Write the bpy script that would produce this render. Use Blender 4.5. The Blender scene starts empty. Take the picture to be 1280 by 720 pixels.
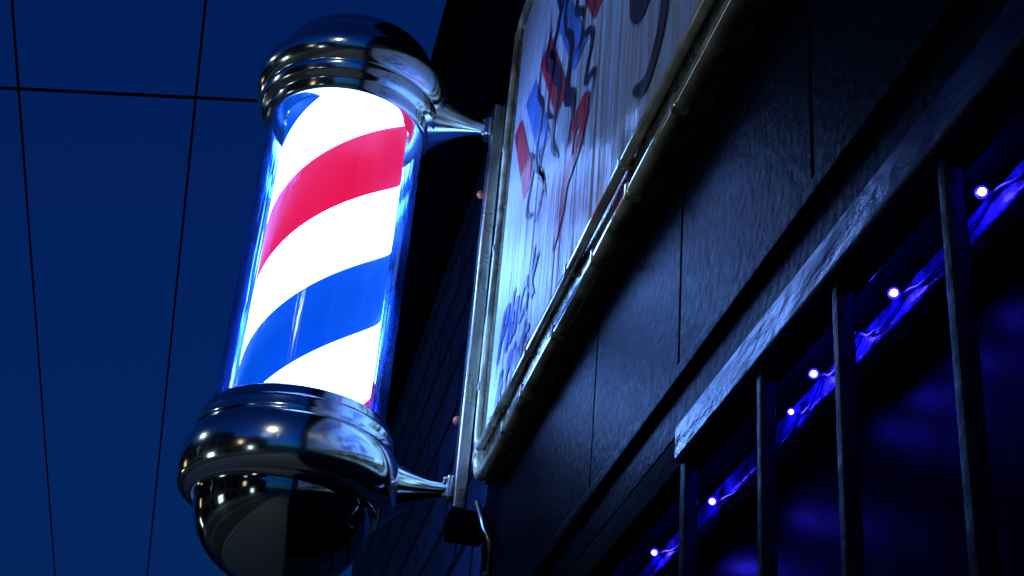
import bpy, bmesh, math, random
from mathutils import Vector, Matrix
random.seed(4)
S=1.4; H=1.7; G=-H/S
def W(p): return Vector((p[0]*S,p[1]*S,p[2]*S+H))
scene=bpy.context.scene
COL=scene.collection

# ---------------------------------------------------------------- materials
def newmat(name):
    m=bpy.data.materials.new(name); m.use_nodes=True
    nt=m.node_tree; b=nt.nodes["Principled BSDF"]
    return m,nt,b
def N(nt,t,**k):
    n=nt.nodes.new(t)
    for a,v in k.items(): setattr(n,a,v)
    return n
def coords(nt,scale=(1,1,1)):
    tc=N(nt,'ShaderNodeTexCoord'); mp=N(nt,'ShaderNodeMapping')
    mp.inputs['Scale'].default_value=scale
    nt.links.new(tc.outputs['Object'],mp.inputs['Vector'])
    return mp.outputs[0]
def simple(name,col,rough=.5,metal=0,nscale=20,var=.3,bump=.0,rvar=.1,stretch=(1,1,1),bdist=.01,spec=.5):
    m,nt,b=newmat(name)
    v=coords(nt,stretch)
    n=N(nt,'ShaderNodeTexNoise'); n.inputs['Scale'].default_value=nscale; n.inputs['Detail'].default_value=6
    nt.links.new(v,n.inputs['Vector'])
    r=N(nt,'ShaderNodeValToRGB')
    r.color_ramp.elements[0].position=.3; r.color_ramp.elements[1].position=.7
    r.color_ramp.elements[0].color=(*[c*(1-var) for c in col],1)
    r.color_ramp.elements[1].color=(*[min(1,c*(1+var)) for c in col],1)
    nt.links.new(n.outputs[0],r.inputs[0]); nt.links.new(r.outputs[0],b.inputs['Base Color'])
    mr=N(nt,'ShaderNodeMapRange'); mr.inputs['To Min'].default_value=max(0,rough-rvar); mr.inputs['To Max'].default_value=min(1,rough+rvar)
    nt.links.new(n.outputs[0],mr.inputs[0]); nt.links.new(mr.outputs[0],b.inputs['Roughness'])
    b.inputs['Metallic'].default_value=metal; b.inputs['Specular IOR Level'].default_value=spec
    if bump:
        bp=N(nt,'ShaderNodeBump'); bp.inputs['Strength'].default_value=bump; bp.inputs['Distance'].default_value=bdist
        nt.links.new(n.outputs[0],bp.inputs['Height']); nt.links.new(bp.outputs[0],b.inputs['Normal'])
    return m
def emis(name,col,st,base=None):
    m,nt,b=newmat(name)
    b.inputs['Base Color'].default_value=(*(base or col),1)
    b.inputs['Emission Color'].default_value=(*col,1); b.inputs['Emission Strength'].default_value=st
    return m

chrome=simple('chrome',(.74,.83,.79),.13,1,7,.08,.03,.05)
chrome_dark=simple('chrome_ball',(.40,.45,.42),.08,1,10,.15,.02,.04)
steel=simple('galvanised_steel',(.38,.40,.34),.28,1,12,.2,.08,.1)
blackpaint=simple('black_gloss_paint',(.0012,.0018,.006),.38,0,85,.5,.45,.12,bdist=.003,spec=.011)
blackmatt=simple('black_matt_paint',(.001,.0012,.003),.7,0,30,.4,.3,spec=.01)
bandpaint=simple('worn_navy_paint',(.005,.010,.06),.30,0,38,.8,.7,.16,(1,.35,1),bdist=.006,spec=.20)
barpaint=simple('iron_bar_paint',(.0015,.0015,.008),.38,0,60,.5,.5,.12,bdist=.003,spec=.04)
rust=simple('rusty_orange',(.35,.07,.015),.6,0,200,.4,.3)
frame_m=simple('sign_frame_metal',(.26,.25,.14),.26,.9,60,.5,.3,.15,bdist=.003)
concrete=simple('paving_concrete',(.22,.22,.21),.8,0,8,.25,.2)
asphalt=simple('asphalt',(.05,.05,.052),.75,0,60,.4,.5)
paintline=simple('road_paint',(.7,.7,.68),.6,0,20,.1)
facade=simple('facade_render',(.09,.085,.08),.8,0,5,.3,.1)
woodp=simple('creosoted_wood',(.08,.06,.045),.8,0,10,.3,.3,stretch=(5,5,.5))
wire_m=simple('wire_rubber',(.003,.003,.004),.8,spec=.1)
slate=simple('roof_edge',(.003,.003,.005),.8,0,12,.5,.8,spec=.03)
glasswin=simple('dark_shop_glass',(.0008,.0008,.002),.35,0,9,.5,.3,.15,spec=.01)
rail_m=simple('transom_patchy_led_light',(.05,.05,.24),.38,0,45,.9,.8,.15,bdist=.006)  # strong noise in the blue paint stands in for patchy LED light

# brick
brick,nt,b=newmat('painted_brick')
tc=N(nt,'ShaderNodeTexCoord'); sx=N(nt,'ShaderNodeSeparateXYZ'); cx=N(nt,'ShaderNodeCombineXYZ')
nt.links.new(tc.outputs['Object'],sx.inputs[0]); nt.links.new(sx.outputs[1],cx.inputs[0]); nt.links.new(sx.outputs[2],cx.inputs[1])
bt=N(nt,'ShaderNodeTexBrick'); nt.links.new(cx.outputs[0],bt.inputs['Vector'])
bt.inputs['Scale'].default_value=1; bt.inputs['Brick Width'].default_value=.44; bt.inputs['Row Height'].default_value=.15
bt.inputs['Mortar Size'].default_value=.014; bt.inputs['Mortar Smooth'].default_value=.5
bt.inputs['Color1'].default_value=(.022,.060,.17,1); bt.inputs['Color2'].default_value=(.008,.026,.08,1); bt.inputs['Mortar'].default_value=(.001,.003,.010,1)
ns=N(nt,'ShaderNodeTexNoise'); ns.inputs['Scale'].default_value=6; ns.inputs['Detail'].default_value=9
nt.links.new(tc.outputs['Object'],ns.inputs['Vector'])
mx=N(nt,'ShaderNodeMix',data_type='RGBA',blend_type='MULTIPLY'); mx.inputs[0].default_value=.9
nt.links.new(bt.outputs[0],mx.inputs[6]); nt.links.new(ns.outputs[0],mx.inputs[7]); nt.links.new(mx.outputs[2],b.inputs['Base Color'])
ad=N(nt,'ShaderNodeMath',operation='MULTIPLY_ADD'); ad.inputs[1].default_value=-1.2
nt.links.new(bt.outputs['Fac'],ad.inputs[0]); nt.links.new(ns.outputs[0],ad.inputs[2])
bp=N(nt,'ShaderNodeBump'); bp.inputs['Strength'].default_value=.8; bp.inputs['Distance'].default_value=.012
nt.links.new(ad.outputs[0],bp.inputs['Height']); nt.links.new(bp.outputs[0],b.inputs['Normal']); b.inputs['Roughness'].default_value=.6
b.inputs['Specular IOR Level'].default_value=.05

# fluted sign plastic: the fine vertical flutes spread reflections sideways (anisotropic), plus coarse ripples
def signmat(name,col):
    m,nt,b=newmat(name)
    b.inputs['Base Color'].default_value=(*col,1); b.inputs['Roughness'].default_value=.38
    b.inputs['Specular IOR Level'].default_value=1.0; b.inputs['IOR'].default_value=1.8
    b.inputs['Anisotropic'].default_value=.92
    tg=N(nt,'ShaderNodeCombineXYZ'); tg.inputs[1].default_value=1
    nt.links.new(tg.outputs[0],b.inputs['Tangent'])
    v=coords(nt,(1,30,1.3))
    n=N(nt,'ShaderNodeTexNoise'); n.inputs['Scale'].default_value=1; n.inputs['Detail'].default_value=4
    nt.links.new(v,n.inputs['Vector'])
    v2=coords(nt,(5,5,5)); n2=N(nt,'ShaderNodeTexNoise'); n2.inputs['Scale'].default_value=1; nt.links.new(v2,n2.inputs['Vector'])
    a=N(nt,'ShaderNodeMath',operation='MULTIPLY_ADD'); a.inputs[1].default_value=1.0
    nt.links.new(n2.outputs[0],a.inputs[0]); nt.links.new(n.outputs[0],a.inputs[2])
    bp=N(nt,'ShaderNodeBump'); bp.inputs['Strength'].default_value=1; bp.inputs['Distance'].default_value=.034
    nt.links.new(a.outputs[0],bp.inputs['Height']); nt.links.new(bp.outputs[0],b.inputs['Normal'])
    return m
sign_white=signmat('sign_white_plastic',(.46,.54,.60))
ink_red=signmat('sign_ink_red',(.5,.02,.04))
ink_blue=signmat('sign_ink_blue',(.01,.04,.4))
ink_lblue=signmat('sign_ink_light_blue',(.06,.18,.5))
ink_dark=signmat('sign_ink_navy',(.008,.010,.05))

# rope light plastic
rope,nt,b=newmat('clear_rope_light_pvc')
b.inputs['Roughness'].default_value=.10; b.inputs['Coat Weight'].default_value=.8
v=coords(nt,(1,1,1)); n=N(nt,'ShaderNodeTexNoise'); n.inputs['Scale'].default_value=16; n.inputs['Detail'].default_value=5
nt.links.new(v,n.inputs['Vector'])
r=N(nt,'ShaderNodeValToRGB'); r.color_ramp.elements[0].position=.38; r.color_ramp.elements[1].position=.62
r.color_ramp.elements[0].color=(.20,.19,.09,1); r.color_ramp.elements[1].color=(.80,.78,.50,1)
nt.links.new(n.outputs[0],r.inputs[0]); nt.links.new(r.outputs[0],b.inputs['Base Color'])
bp=N(nt,'ShaderNodeBump'); bp.inputs['Strength'].default_value=.35; bp.inputs['Distance'].default_value=.004
nt.links.new(n.outputs[0],bp.inputs['Height']); nt.links.new(bp.outputs[0],b.inputs['Normal'])

# barber stripes, helical, lit from inside
PX,PY=.034,1.63
ZB,ZT=.714,1.144
stripe,nt,b=newmat('lit_helical_stripes')
tc=N(nt,'ShaderNodeTexCoord'); sx=N(nt,'ShaderNodeSeparateXYZ'); nt.links.new(tc.outputs['Object'],sx.inputs[0])
def MA(op,a,bv=None,c=None):
    n=N(nt,'ShaderNodeMath',operation=op)
    for i,x in enumerate((a,bv,c)):
        if x is None: continue
        if isinstance(x,(int,float)): n.inputs[i].default_value=x
        else: nt.links.new(x,n.inputs[i])
    return n.outputs[0]
dx=MA('SUBTRACT',sx.outputs[0],PX*S); dy=MA('SUBTRACT',sx.outputs[1],PY*S)
ang=MA('DIVIDE',MA('ARCTAN2',dy,dx),2*math.pi)
PITCH=.41
zt=MA('DIVIDE',MA('SUBTRACT',sx.outputs[2],1.131*S+H),PITCH*S)
t=MA('FRACT',MA('ADD',MA('SUBTRACT',zt,ang),10.125))
r=N(nt,'ShaderNodeValToRGB'); r.color_ramp.interpolation='LINEAR'
e=r.color_ramp.elements
white=(1.0,1.0,1.0,1); red=(.84,.006,.055,1); blue=(.0,.085,.68,1)
e[0].position=0; e[0].color=red; e[1].position=1; e[1].color=white
for p,c in [(.243,red),(.247,white),(.497,white),(.503,blue),(.745,blue),(.751,white),(.996,white)]:
    x=e.new(p); x.color=c
nt.links.new(t,r.inputs[0])
sw=N(nt,'ShaderNodeSeparateColor'); nt.links.new(r.outputs[0],sw.inputs[0])
iswhite=MA('MULTIPLY',sw.outputs[0],sw.outputs[1])
st=MA('MULTIPLY_ADD',iswhite,22.0,1.0)
tint=N(nt,'ShaderNodeMix',data_type='RGBA',blend_type='MULTIPLY'); tint.inputs[0].default_value=1
nt.links.new(r.outputs[0],tint.inputs[6])
tm=N(nt,'ShaderNodeMix',data_type='RGBA'); nt.links.new(iswhite,tm.inputs[0])
tm.inputs[6].default_value=(1,1,1,1); tm.inputs[7].default_value=(.20,.46,1.35,1)
nt.links.new(tm.outputs[2],tint.inputs[7])
nt.links.new(tint.outputs[2],b.inputs['Emission Color']); nt.links.new(st,b.inputs['Emission Strength'])
dk=N(nt,'ShaderNodeMix',data_type='RGBA',blend_type='MULTIPLY'); dk.inputs[0].default_value=1; dk.inputs[7].default_value=(.10,.10,.10,1)
nt.links.new(r.outputs[0],dk.inputs[6]); nt.links.new(dk.outputs[2],b.inputs['Base Color']); b.inputs['Roughness'].default_value=.5
b.inputs['Specular IOR Level'].default_value=.1

# thin acrylic
acr=bpy.data.materials.new('clear_acrylic'); acr.use_nodes=True; nt=acr.node_tree; nt.nodes.clear()
o=N(nt,'ShaderNodeOutputMaterial'); ms=N(nt,'ShaderNodeMixShader'); tr=N(nt,'ShaderNodeBsdfTransparent'); gl=N(nt,'ShaderNodeBsdfGlossy')
tr.inputs[0].default_value=(.95,.98,1,1); gl.inputs['Roughness'].default_value=.07; gl.inputs[0].default_value=(.34,.55,.85,1)
fr=N(nt,'ShaderNodeFresnel'); fr.inputs[0].default_value=1.42
v=N(nt,'ShaderNodeTexCoord'); mp=N(nt,'ShaderNodeMapping'); mp.inputs['Scale'].default_value=(60,60,1.5); nt.links.new(v.outputs['Object'],mp.inputs[0])
n=N(nt,'ShaderNodeTexNoise'); n.inputs['Scale'].default_value=1; nt.links.new(mp.outputs[0],n.inputs['Vector'])
bp=N(nt,'ShaderNodeBump'); bp.inputs['Strength'].default_value=.3; bp.inputs['Distance'].default_value=.005; nt.links.new(n.outputs[0],bp.inputs['Height'])
nt.links.new(bp.outputs[0],gl.inputs['Normal'])
nt.links.new(fr.outputs[0],ms.inputs[0]); nt.links.new(tr.outputs[0],ms.inputs[1]); nt.links.new(gl.outputs[0],ms.inputs[2]); nt.links.new(ms.outputs[0],o.inputs[0])

# ---------------------------------------------------------------- mesh helpers
def empty(name,p=(0,0,0)):
    o=bpy.data.objects.new(name,None); COL.objects.link(o); o.location=W(p); return o
def put(name,bm,mat,parent=None,smooth=False,bevel=0,seg=2):
    bmesh.ops.recalc_face_normals(bm,faces=bm.faces)
    for v in bm.verts: v.co=W(v.co)
    me=bpy.data.meshes.new(name); bm.to_mesh(me); bm.free()
    o=bpy.data.objects.new(name,me); COL.objects.link(o); me.materials.append(mat)
    if smooth:
        for p in me.polygons: p.use_smooth=True
    if bevel:
        md=o.modifiers.new('bev','BEVEL'); md.width=bevel*S; md.segments=seg; md.limit_method='ANGLE'
        for p in me.polygons: p.use_smooth=True
        wn=o.modifiers.new('wn','WEIGHTED_NORMAL')
    if parent:
        o.parent=parent; o.matrix_parent_inverse=Matrix.Translation(parent.location).inverted()
    return o
def addbox(bm,x0,x1,y0,y1,z0,z1):
    vs=[bm.verts.new((x,y,z)) for x in(x0,x1) for y in(y0,y1) for z in(z0,z1)]
    for f in((0,1,3,2),(4,6,7,5),(0,4,5,1),(2,3,7,6),(0,2,6,4),(1,5,7,3)): bm.faces.new([vs[i] for i in f])
def box(name,mat,parent,*d,bevel=0):
    bm=bmesh.new(); addbox(bm,*d); return put(name,bm,mat,parent,bevel=bevel)
def lathe(name,prof,mat,parent,c=(PX,PY),seg=128):
    bm=bmesh.new(); rings=[]
    for r_,z in prof:
        if r_<1e-5: rings.append([bm.verts.new((c[0],c[1],z))])
        else: rings.append([bm.verts.new((c[0]+r_*math.cos(2*math.pi*i/seg),c[1]+r_*math.sin(2*math.pi*i/seg),z)) for i in range(seg)])
    for a,b_ in zip(rings,rings[1:]):
        for i in range(seg):
            j=(i+1)%seg
            if len(a)==1 and len(b_)==1: continue
            if len(a)==1: bm.faces.new((a[0],b_[i],b_[j]))
            elif len(b_)==1: bm.faces.new((a[i],a[j],b_[0]))
            else: bm.faces.new((a[i],a[j],b_[j],b_[i]))
    o=put(name,bm,mat,parent,smooth=True)
    return o
def tube(name,pts,rad,mat,parent,seg=12,ry=None,closed=False):
    pts=[Vector(p) for p in pts]; n=len(pts)
    R=rad if isinstance(rad,(list,tuple)) else [rad]*n
    RY=ry if ry else R
    bm=bmesh.new(); rings=[]; 
    for i,p in enumerate(pts):
        if closed: t=(pts[(i+1)%n]-pts[i-1]).normalized()
        else: t=(pts[min(i+1,n-1)]-pts[max(i-1,0)]).normalized()
        up=Vector((0,0,1)) if abs(t.z)<.9 else Vector((1,0,0))
        if closed: up=Vector((1,0,0))
        a=t.cross(up).normalized(); b_=a.cross(t).normalized()
        rings.append([bm.verts.new(p+a*R[i]*math.cos(2*math.pi*k/seg)+b_*RY[i]*math.sin(2*math.pi*k/seg)) for k in range(seg)])
    pr=list(zip(rings,rings[1:]))
    if closed: pr.append((rings[-1],rings[0]))
    for a,b_ in pr:
        for k in range(seg):
            bm.faces.new((a[k],a[(k+1)%seg],b_[(k+1)%seg],b_[k]))
    if not closed: bm.faces.new(rings[0]); bm.faces.new(rings[-1])
    return put(name,bm,mat,parent,smooth=True)
def arc(r0,z0,rr,rz,a0,a1,n):
    return [(r0+rr*math.cos(math.radians(a0+(a1-a0)*i/n)),z0+rz*math.sin(math.radians(a0+(a1-a0)*i/n))) for i in range(n+1)]
def ball(name,p,r_,mat,parent,seg=16):
    bm=bmesh.new(); bmesh.ops.create_uvsphere(bm,u_segments=seg,v_segments=seg//2,radius=r_,matrix=Matrix.Translation(p))
    return put(name,bm,mat,parent,smooth=True)

# ---------------------------------------------------------------- barber pole
bp_=empty('barber_pole',(PX,PY,.97))
lathe('striped_cylinder',[(0,ZB-.008),(.081,ZB-.008),(.081,ZB+.1),(.081,ZT-.1),(.081,ZT+.01),(0,ZT+.01)],stripe,bp_)
lathe('clear_tube',[(.1035,ZB-.004),(.1035,ZT+.004)],acr,bp_)
lathe('clear_tube_inner_wall',[(.0990,ZB-.004),(.0990,ZT+.004)],acr,bp_)
top=[(.084,ZT+.002),(.103,ZT-.004),(.106,ZT-.004),(.109,ZT),(.109,ZT+.010),(.111,ZT+.014),(.1165,ZT+.016),(.119,ZT+.020),(.119,ZT+.026),(.121,ZT+.030)]
top+=arc(.108,ZT+.060,.0225,.029,-62,72,24)
top+=[(.113,ZT+.090),(.110,ZT+.093),(.108,ZT+.100)]
top+=arc(0,ZT+.100,.107,.063,2,90,26)
lathe('top_cap',top,chrome,bp_)
bot=[(.084,ZB-.004),(.098,ZB),(.103,ZB+.003),(.107,ZB+.003),(.111,ZB-.001),(.111,ZB-.009),(.1135,ZB-.012),(.117,ZB-.014),(.118,ZB-.018),(.118,ZB-.026),(.120,ZB-.030)]
bot+=arc(.108,ZB-.070,.0225,.042,64,-38,24)
bot+=[(.121,ZB-.1),(.112,ZB-.103),(.109,ZB-.1035),(.108,ZB-.105)]
lathe('bottom_cap',bot,chrome,bp_)
zc=ZB-.108
lathe('globe',[(.107,zc+.005),(.1055,zc+.003)]+arc(0,zc,.104,.094,0,-90,30),chrome_dark,bp_)
def arm(name,zc0,zc1,r0,rz0):
    pts=[];R=[];RZ=[]
    x0=PX+.100; x1=.230
    for i in range(21):
        f=i/20; k=(1-f)**2.0
        pts.append((x0+(x1-x0)*f,PY,zc0+(zc1-zc0)*f))
        R.append(.0075+(r0-.0075)*k); RZ.append(.0085+(rz0-.0085)*k)
    tube(name,pts,R,chrome,bp_,28,RZ)
arm('top_bracket',ZT+.050,ZT+.052,.06,.052)
arm('bottom_bracket',ZB-.066,ZB-.052,.06,.052)
for nm,z in(('top_flange',ZT+.052),('bottom_flange',ZB-.052)):
    box(nm,chrome,bp_,.219,.2285,PY-.012,PY+.012,z-.015,z+.015,bevel=.003)
    ball(nm+'_screw_1',(.2185,PY-.004,z-.010),.004,steel,bp_)
    ball(nm+'_screw_2',(.2185,PY-.004,z+.010),.004,steel,bp_)
box('mounting_bar',steel,bp_,.2285,.246,PY-.012,PY+.012,.635,1.235,bevel=.003)
box('bar_foot',blackmatt,bp_,.226,.272,PY-.02,PY+.02,.602,.634,bevel=.004)
box('bar_bracket_low',steel,bp_,.2465,.2985,PY-.010,PY+.010,.70,.72)
box('bar_bracket_high',steel,bp_,.2465,.2985,PY-.010,PY+.010,1.2,1.22)
ball('rust_bolt_1',(.228,PY+.026,1.105),.0060,rust,bp_); ball('rust_bolt_2',(.229,PY+.026,.765),.0060,rust,bp_)
tube('supply_cable',[(.255,1.60,.64),(.262,1.575,.60),(.268,1.56,.575),(.273,1.58,.55),(.2745,1.62,.56),(.2745,1.64,.60)],.0035,steel,bp_,8)

# ---------------------------------------------------------------- hanging shop sign
sg=empty('shop_sign',(.26,1.05,1.0))
Y0,Y1,Z0,Z1=.46,1.598,.652,1.352
def rrect(y0,y1,z0,z1,r_,n=8):
    out=[]
    for cy,cz,a in((y1-r_,z1-r_,0),(y0+r_,z1-r_,90),(y0+r_,z0+r_,180),(y1-r_,z0+r_,270)):
        for i in range(n+1):
            t=math.radians(a+90*i/n); out.append((cy+r_*math.cos(t),cz+r_*math.sin(t)))
    return out
def ringstrip(name,loops,mat,parent):
    bm=bmesh.new(); L=[[bm.verts.new(p) for p in l] for l in loops]
    for a,b_ in zip(L,L[1:]):
        for i in range(len(a)): bm.faces.new((a[i],a[(i+1)%len(a)],b_[(i+1)%len(a)],b_[i]))
    return put(name,bm,mat,parent,smooth=False)
o1=rrect(Y0,Y1,Z0,Z1,.03); i1=rrect(Y0+.052,Y1-.034,Z0+.054,Z1-.024,.012)
m1=rrect(Y0+.02,Y1-.014,Z0+.02,Z1-.012,.025)
ringstrip('frame',[[(.272,y,z) for y,z in o1],[(.257,y,z) for y,z in o1],[(.251,y,z) for y,z in m1],[(.247,y,z) for y,z in i1],[(.253,y,z) for y,z in i1]],frame_m,sg)
bm=bmesh.new(); bm.faces.new([bm.verts.new((.2505,y,z)) for y,z in i1]); put('face_panel',bm,sign_white,sg)
bm=bmesh.new(); bm.faces.new([bm.verts.new((.2715,y,z)) for y,z in o1]); put('back_panel',bm,blackmatt,sg)
def densify(loop,step=.012):
    out=[]
    n=len(loop)
    for i in range(n):
        a=Vector(loop[i]); b_=Vector(loop[(i+1)%n]); k=max(1,int((b_-a).length/step))
        for j in range(k): out.append(a+(b_-a)*j/k)
    return out
def ropeloop(name,y0,y1,z0,z1,r_,x,rad,amp):
    pts=densify([(p[0],p[1],0) for p in rrect(y0,y1,z0,z1,r_)])
    P=[];ph=random.random()*6
    for i,p in enumerate(pts):
        w=amp*(math.sin(i*.21+ph)+.6*math.sin(i*.087+ph*2))
        P.append((x+w*.5,p[0]+w,p[1]+w))
    tube(name,P,rad,rope,sg,12,closed=True)
    return P
A=ropeloop('rope_light_outer',Y0+.004,Y1+.002,Z0+.006,Z1-.004,.045,.2515,.0062,.0016)
B=ropeloop('rope_light_inner',Y0+.036,Y1-.020,Z0+.036,Z1-.018,.03,.2445,.0046,.0015)
bm=bmesh.new()
for P_,st in((A,13),(B,17)):
    i=3
    while i<len(P_):
        p=P_[i]; s=.0072 if P_ is A else .0056
        addbox(bm,p[0]-s,p[0]+s,p[1]-s*.6,p[1]+s*.6,p[2]-s,p[2]+s)
        i+=st+random.randint(-5,6)
put('rope_clips',bm,rope,sg,bevel=.002)
XA=.2497
def poly(bm,pts,x=XA):
    bm.faces.new([bm.verts.new((x,y,z)) for y,z in pts])
def ribbon(bm,pts,w,x):
    P=[Vector((p[0],p[1],0)) for p in pts]; Q=[]
    for i in range(len(P)-1):
        p0=P[max(i-1,0)];p1=P[i];p2=P[i+1];p3=P[min(i+2,len(P)-1)]
        for k in range(8):
            t=k/8; Q.append(.5*((2*p1)+(p2-p0)*t+(2*p0-5*p1+4*p2-p3)*t*t+(3*p1-p0-3*p2+p3)*t**3))
    Q.append(P[-1]); n=len(Q); prev=None
    for i,q in enumerate(Q):
        t=(Q[min(i+1,n-1)]-Q[max(i-1,0)]); t=t.normalized() if t.length>0 else Vector((1,0,0))
        nn=Vector((-t.y,t.x,0)); ww=w*(.25+.75*math.sin(math.pi*min(1,max(0,i/(n-1)))))
        a=bm.verts.new((x,q.x+nn.x*ww,q.y+nn.y*ww)); c=bm.verts.new((x,q.x-nn.x*ww,q.y-nn.y*ww))
        if prev: bm.faces.new((prev[0],a,c,prev[1]))
        prev=(a,c)
# drawn barber pole lying across the sign: slanted red / blue blocks
br=bmesh.new(); bb=bmesh.new(); cyc=0
y=1.44
while y>1.02:
    z0=.965+(1.44-y)*.05; z1=z0+.17
    q=[(y,z0),(y-.056,z0),(y-.056+.125,z1),(y+.125,z1)]
    q=[(min(a,1.552),c) for a,c in q]
    poly(br if cyc%2==0 else bb,q); y-=.080; cyc+=1
put('printed_red_stripes',br,ink_red,sg); put('printed_blue_stripes',bb,ink_lblue,sg)
bd=bmesh.new(); XD=.2491
fig=[[(1.36,1.22),(1.31,1.25),(1.25,1.22),(1.24,1.16),(1.27,1.12),(1.26,1.08)],
 [(1.38,1.18),(1.40,1.10),(1.36,1.04),(1.38,.98),(1.33,.93),(1.30,.88)],
 [(1.36,1.20),(1.35,1.12),(1.31,1.08),(1.33,1.02),(1.29,.98)],
 [(1.33,1.19),(1.30,1.14),(1.33,1.10),(1.30,1.05),(1.27,1.01),(1.29,.95),(1.25,.90)],
 [(1.24,1.16),(1.20,1.12),(1.21,1.07),(1.17,1.03),(1.18,.98)],
 [(1.20,1.00),(1.15,.99),(1.12,.96),(1.14,.92),(1.10,.90),(1.12,.86)],
 [(1.26,1.08),(1.22,1.03),(1.23,.97),(1.19,.93),(1.20,.88)],
 [(1.17,1.03),(1.13,1.05),(1.11,1.02),(1.13,.99)],
 [(1.42,1.02),(1.39,.98),(1.41,.93),(1.37,.90)],
 [(1.29,1.2),(1.28,1.16),(1.30,1.13)],[(1.34,1.15),(1.37,1.13),(1.34,1.08)],[(1.32,.99),(1.35,.95),(1.32,.91),(1.35,.87)]]
for i,f in enumerate(fig): ribbon(bd,f,.0055 if i%3 else .011,XD)
ribbon(bd,[(.865,.90),(.93,.93),(.965,.88),(.93,.84),(.875,.87),(.865,.93)],.011,XD)
ribbon(bd,[(.868,.92),(.862,.84),(.87,.775),(.91,.745),(.95,.765)],.012,XD)
ribbon(bd,[(.82,.90),(.80,.82),(.76,.81),(.73,.86),(.72,.92)],.011,XD)
ribbon(bd,[(.69,.80),(.64,.86),(.60,.95),(.62,.82)],.009,XD)
put('printed_figure_outline',bd,ink_dark,sg)
def text(body,y,z,size,mat,name,x=.2491,shear=.35,off=.0025):
    cu=bpy.data.curves.new(name,'FONT'); cu.body=body; cu.size=size; cu.shear=shear; cu.offset=off
    ob=bpy.data.objects.new(name,cu); COL.objects.link(ob)
    dg=bpy.context.evaluated_depsgraph_get(); me=bpy.data.meshes.new_from_object(ob.evaluated_get(dg)); bpy.data.objects.remove(ob)
    bm=bmesh.new(); bm.from_mesh(me)
    for v in bm.verts: v.co=Vector((x,y-v.co.x,z+v.co.y))
    return put(name,bm,mat,sg)
text('Black',1.53,.775,.095,ink_blue,'printed_word_1')
text('& Blade',1.51,.718,.055,ink_blue,'printed_word_2')
text('B',1.245,.775,.18,ink_red,'printed_B_red_reflection',off=.006)  # printed letter, also painted in place of the pole's red reflection

# ---------------------------------------------------------------- barber shop building
bl=empty('barber_shop',(1.5,0,G))
FB=.4675
js=[-3,-2.3,-1.6,-.9,-.1,.15,.395,.64,.885,1.13,1.375,1.66]
for i,(a,b_) in enumerate(zip(js,js[1:])):
    box('fascia_board_%d'%i,blackpaint,bl,.275,.291,a+.0012,b_-.0012,FB,1.60,bevel=.0015)
box('fascia_core',blackmatt,bl,.2915,.7,-3,1.659,.43,1.60)
box('fascia_moulding',blackpaint,bl,.268,.2910,-3,1.66,.4125,FB-.001,bevel=.003)
box('fascia_drip_bead',blackpaint,bl,.262,.2675,-3,1.66,.447,.459,bevel=.002)
box('lintel_band',bandpaint,bl,.260,.283,-3,.843,.384,.4105,bevel=.003)
box('lintel_far',blackmatt,bl,.266,.283,.8435,1.659,.384,.4115,bevel=.003)
box('shop_glass',glasswin,bl,.352,.36,-3,1.66,-.86,.429)
box('transom_rail',rail_m,bl,.324,.338,-3,1.66,.400,.417,bevel=.003)
box('recess_back',blackmatt,bl,.37,.7,-3,1.66,G,.429)
box('stall_riser',blackpaint,bl,.262,.369,-3,1.66,G,-.862,bevel=.004)
ys=[.835,.698,.592,.477]+[.477-.113*i for i in range(1,26)]
for i,y in enumerate(ys):
    w=.0038 if i else .0055
    box('window_bar_%d'%i,barpaint,bl,.264,.273,y-w,y+w,-.861,.3835,bevel=.0012)
for i,y in enumerate([.95,1.09,1.3,1.45]):
    box('door_bar_%d'%i,barpaint,bl,.300,.312,y-.005,y+.005,-.861,.3795,bevel=.0012)
box('brick_pier',brick,bl,.30,.7,1.661,4.0,G,1.60)
box('upper_storey',blackmatt,bl,.285,4,-3,4.0,1.601,2.36)
box('rear_body',brick,bl,.701,4,-3,4.0,G,1.60)
bm=bmesh.new(); y=-3
while y<4.03:
    L=random.uniform(.05,.11); d=random.uniform(0,.035); h=random.uniform(0,.03)
    addbox(bm,.262-d,.5,y,y+L-.002,2.362,2.385+h); 
    if random.random()<.6: addbox(bm,.268-d*.7,.284,y,y+L*.8,2.31-random.random()*.05,2.361)
    y+=L
put('slate_eaves',bm,slate,bl)
tube('gutter',[(.255,-3,2.30),(.255,4.02,2.30)],.02,slate,bl)
box('string_course',blackmatt,bl,.27,.2995,1.662,4.0,1.53,1.60,bevel=.004)

# ---------------------------------------------------------------- LED string
ls=empty('led_light_string',(.32,.7,.41))
bulb=emis('led_core',(.66,.40,1.0),9)
halo=emis('led_blue_lens',(.03,.012,1.0),1.4,(.0,.0,.02))  # glowing ball added for the blue glow around each LED
led=[(.535,.412),(.633,.409),(.689,.413),(.744,.413),(.781,.404),(.93,.40),(1.07,.409),(1.2,.41),(.42,.409),(.3,.413)]
sock=simple('led_socket',(.01,.02,.3),.3)
dl=Vector((-.37,-.81,-.46))   # cores sit towards the camera so the blue halo rims them
for i,(y,z) in enumerate(led):
    small=.75 if i in(2,4) else 1
    c=Vector((.3168,y,z))
    ball('led_halo_%d'%i,c,.0034*small,halo,ls)
    ball('led_%d'%i,c+dl*.0024*small,.0021*small,bulb,ls)
    l=bpy.data.lights.new('led_glow_%d'%i,'POINT'); l.color=(.022,.014,1); l.energy=.26*small; l.shadow_soft_size=.003
    lo=bpy.data.objects.new('led_glow_%d'%i,l); COL.objects.link(lo); lo.location=W((.312,y,z-.002)); lo.parent=ls; lo.matrix_parent_inverse=Matrix.Translation(ls.location).inverted()
wp=[]
srt=sorted(led,reverse=True)
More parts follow.
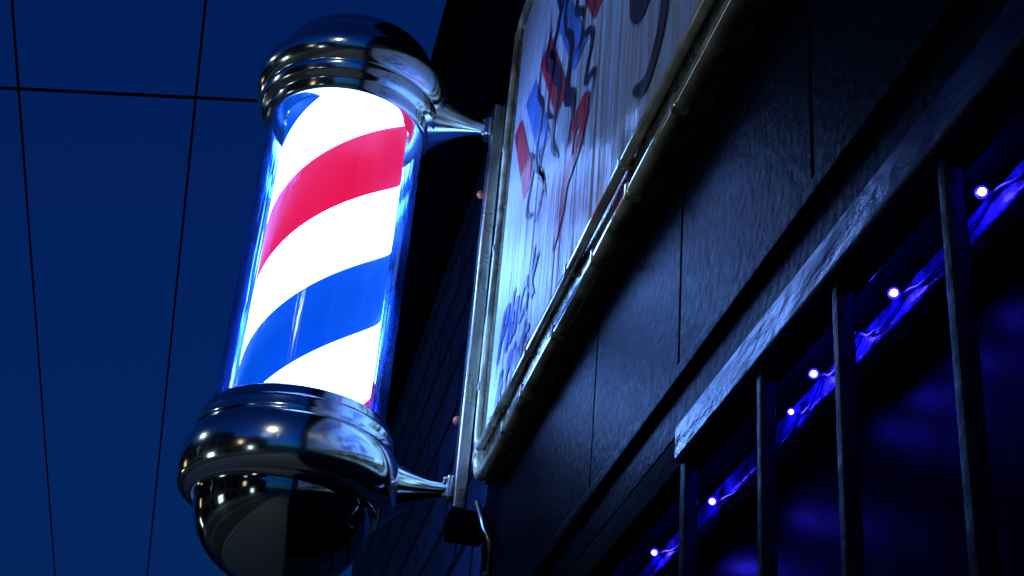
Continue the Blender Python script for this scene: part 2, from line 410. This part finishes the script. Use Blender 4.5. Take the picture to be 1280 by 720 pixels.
for (ya,za),(yb,zb) in zip(srt,srt[1:]):
    for k in range(10):
        f=k/10; wp.append((.3215,ya+(yb-ya)*f,za+(zb-za)*f-.008*math.sin(math.pi*f)+.001*math.sin(k*2.)))
tube('cable',wp,.0011,sock,ls,6)

# ---------------------------------------------------------------- wires + utility poles
dv=Vector((-.031,1,0))
def span(name,p,d,a,b_,sag,r_):
    p=Vector(p);d=Vector(d); pts=[]
    for i in range(41):
        f=i/40; q=p+d*(a+(b_-a)*f); q.z-=sag*4*f*(1-f); pts.append(q)
    return tube(name,pts,r_,wire_m,None,6)
span('overhead_wire',(-1.379,5.19,4.0),dv,-22,20,0,.0060)
span('overhead_wire',(-.566,4.93,4.0),dv,-22,20,0,.0060)
span('overhead_wire',(-.288,5.43,3.9),Vector((-1.159,.28,0)),-3,5,0,.0080)
for y in(25.1,-17):
    u=empty('utility_pole',(-.95-.031*(y-5),y,G)); x=-.95-.031*(y-5)
    tube('shaft',[(x,y,G),(x,y,4.4)],[.12,.08],woodp,u)
    box('crossarm',woodp,u,x-.75,x+.75,y+.09,y+.17,3.85,3.95)
    for k in(-.41,.40): tube('insulator',[(x+k,y+.13,3.95),(x+k,y+.13,4.03)],[.03,.02],chrome_dark,u)

# ---------------------------------------------------------------- street (seen in the chrome)
bm=bmesh.new(); addbox(bm,-150,150,-150,150,G-.2,G-.11); put('ground',bm,asphalt)
box('road',asphalt,None,-6.2,-1.9,-60,60,G-.109,G-.105)
box('pavement',concrete,None,-1.75,.6,-60,60,G-.109,G,bevel=0)
box('kerb',concrete,None,-1.9,-1.752,-60,60,G-.109,G+.003,bevel=.01)
box('pavement',concrete,None,-9,-6.35,-60,60,G-.109,G)
box('kerb',concrete,None,-6.348,-6.2,-60,60,G-.109,G+.003,bevel=.01)
bm=bmesh.new()
for x in(-4.1,-2.15,-5.95): addbox(bm,x,x+.07,-50,50,G-.1045,G-.1005)
put('road_marking',bm,paintline)
winlit=emis('lit_window',(1,.72,.42),2.0); wincool=emis('lit_shop_window',(.75,.95,1),3.0)
k=0
for y0,y1,h in((-16,-9,4.5),(-8.9,-3,3.6),(-2.9,2.5,4.8),(2.6,8,4.0),(8.1,16,5.2)):
    tb=empty('terrace_building',(-9.5,(y0+y1)/2,G))
    box('walls',facade,tb,-14,-9,y0,y1,G,h); box('roof',slate,tb,-14.1,-8.9,y0-.02,y1+.02,h+.001,h+.2)
    n=int((y1-y0)/1.6)
    for i in range(n):
        yy=y0+.5+i*1.6; k+=1
        box('upper_window_%d'%i,winlit if k%7==0 else glasswin,tb,-8.998,-8.97,yy,yy+.8,1.6,2.7)
        box('shop_window_%d'%i,wincool if k%5==0 else glasswin,tb,-8.998,-8.97,yy,yy+1.1,-.7,.6)
lampm=emis('lamp_lens',(.9,1,.8),60)
for (lx,ly,en,cl) in((-1.6,-3.2,170,(1,.92,.62)),(-6.6,3.6,190,(.40,.70,1))):
    sl=empty('street_lamp',(lx,ly,G)); s=-1 if lx>-3 else 1
    tube('column',[(lx,ly,G),(lx,ly,G+1),(lx,ly,3.4)],[.07,.05,.035],steel,sl)
    tube('outreach',[(lx,ly,3.38),(lx+.2*s,ly,3.6),(lx+.6*s,ly,3.68)],[.03,.028,.025],steel,sl)
    box('lantern',steel,sl,lx+(.5 if s>0 else -.95),lx+(.95 if s>0 else -.5),ly-.1,ly+.1,3.66,3.76,bevel=.02)
    box('lens',lampm,sl,lx+(.55 if s>0 else -.9),lx+(.9 if s>0 else -.55),ly-.07,ly+.07,3.64,3.659)
    l=bpy.data.lights.new('lamp_light','SPOT'); l.color=cl; l.energy=en; l.spot_size=math.radians(165); l.spot_blend=.6; l.shadow_soft_size=.12
    lo=bpy.data.objects.new('lamp_light',l); COL.objects.link(lo); lo.location=W((lx+.72*s,ly,3.6)); lo.parent=sl; lo.matrix_parent_inverse=Matrix.Translation(sl.location).inverted()

# ---------------------------------------------------------------- sky, sun, camera
w=bpy.data.worlds.new('World'); scene.world=w; w.use_nodes=True; nt=w.node_tree
bg=nt.nodes['Background']; sky=N(nt,'ShaderNodeTexSky'); sky.sky_type='NISHITA'; sky.sun_disc=False
sky.sun_elevation=math.radians(-2); sky.sun_rotation=math.radians(200)
mx=N(nt,'ShaderNodeMix',data_type='RGBA',blend_type='MULTIPLY'); mx.inputs[0].default_value=1
nt.links.new(sky.outputs[0],mx.inputs[6]); mx.inputs[7].default_value=(.04,.66,3.9,1)
nt.links.new(mx.outputs[2],bg.inputs[0]); bg.inputs[1].default_value=.17
sun=bpy.data.lights.new('sun','SUN'); sun.energy=.01; sun.angle=math.radians(10); sun.color=(.4,.6,1)
so=bpy.data.objects.new('sun',sun); COL.objects.link(so); so.rotation_euler=(math.radians(70),0,math.radians(-30))

cam=bpy.data.cameras.new('camera'); co=bpy.data.objects.new('camera',cam); COL.objects.link(co)
cam.sensor_width=36; cam.lens=1829/1280*36; cam.clip_start=.02; cam.clip_end=2000
m=Matrix(((.9741,-.1738,-.1458),(-.2125,-.4749,-.854),(.0792,.8629,-.4994)))
co.rotation_euler=m.to_euler(); co.location=(0,0,H)
scene.camera=co
scene.view_settings.view_transform='Standard'; scene.view_settings.look='None'; scene.view_settings.exposure=0
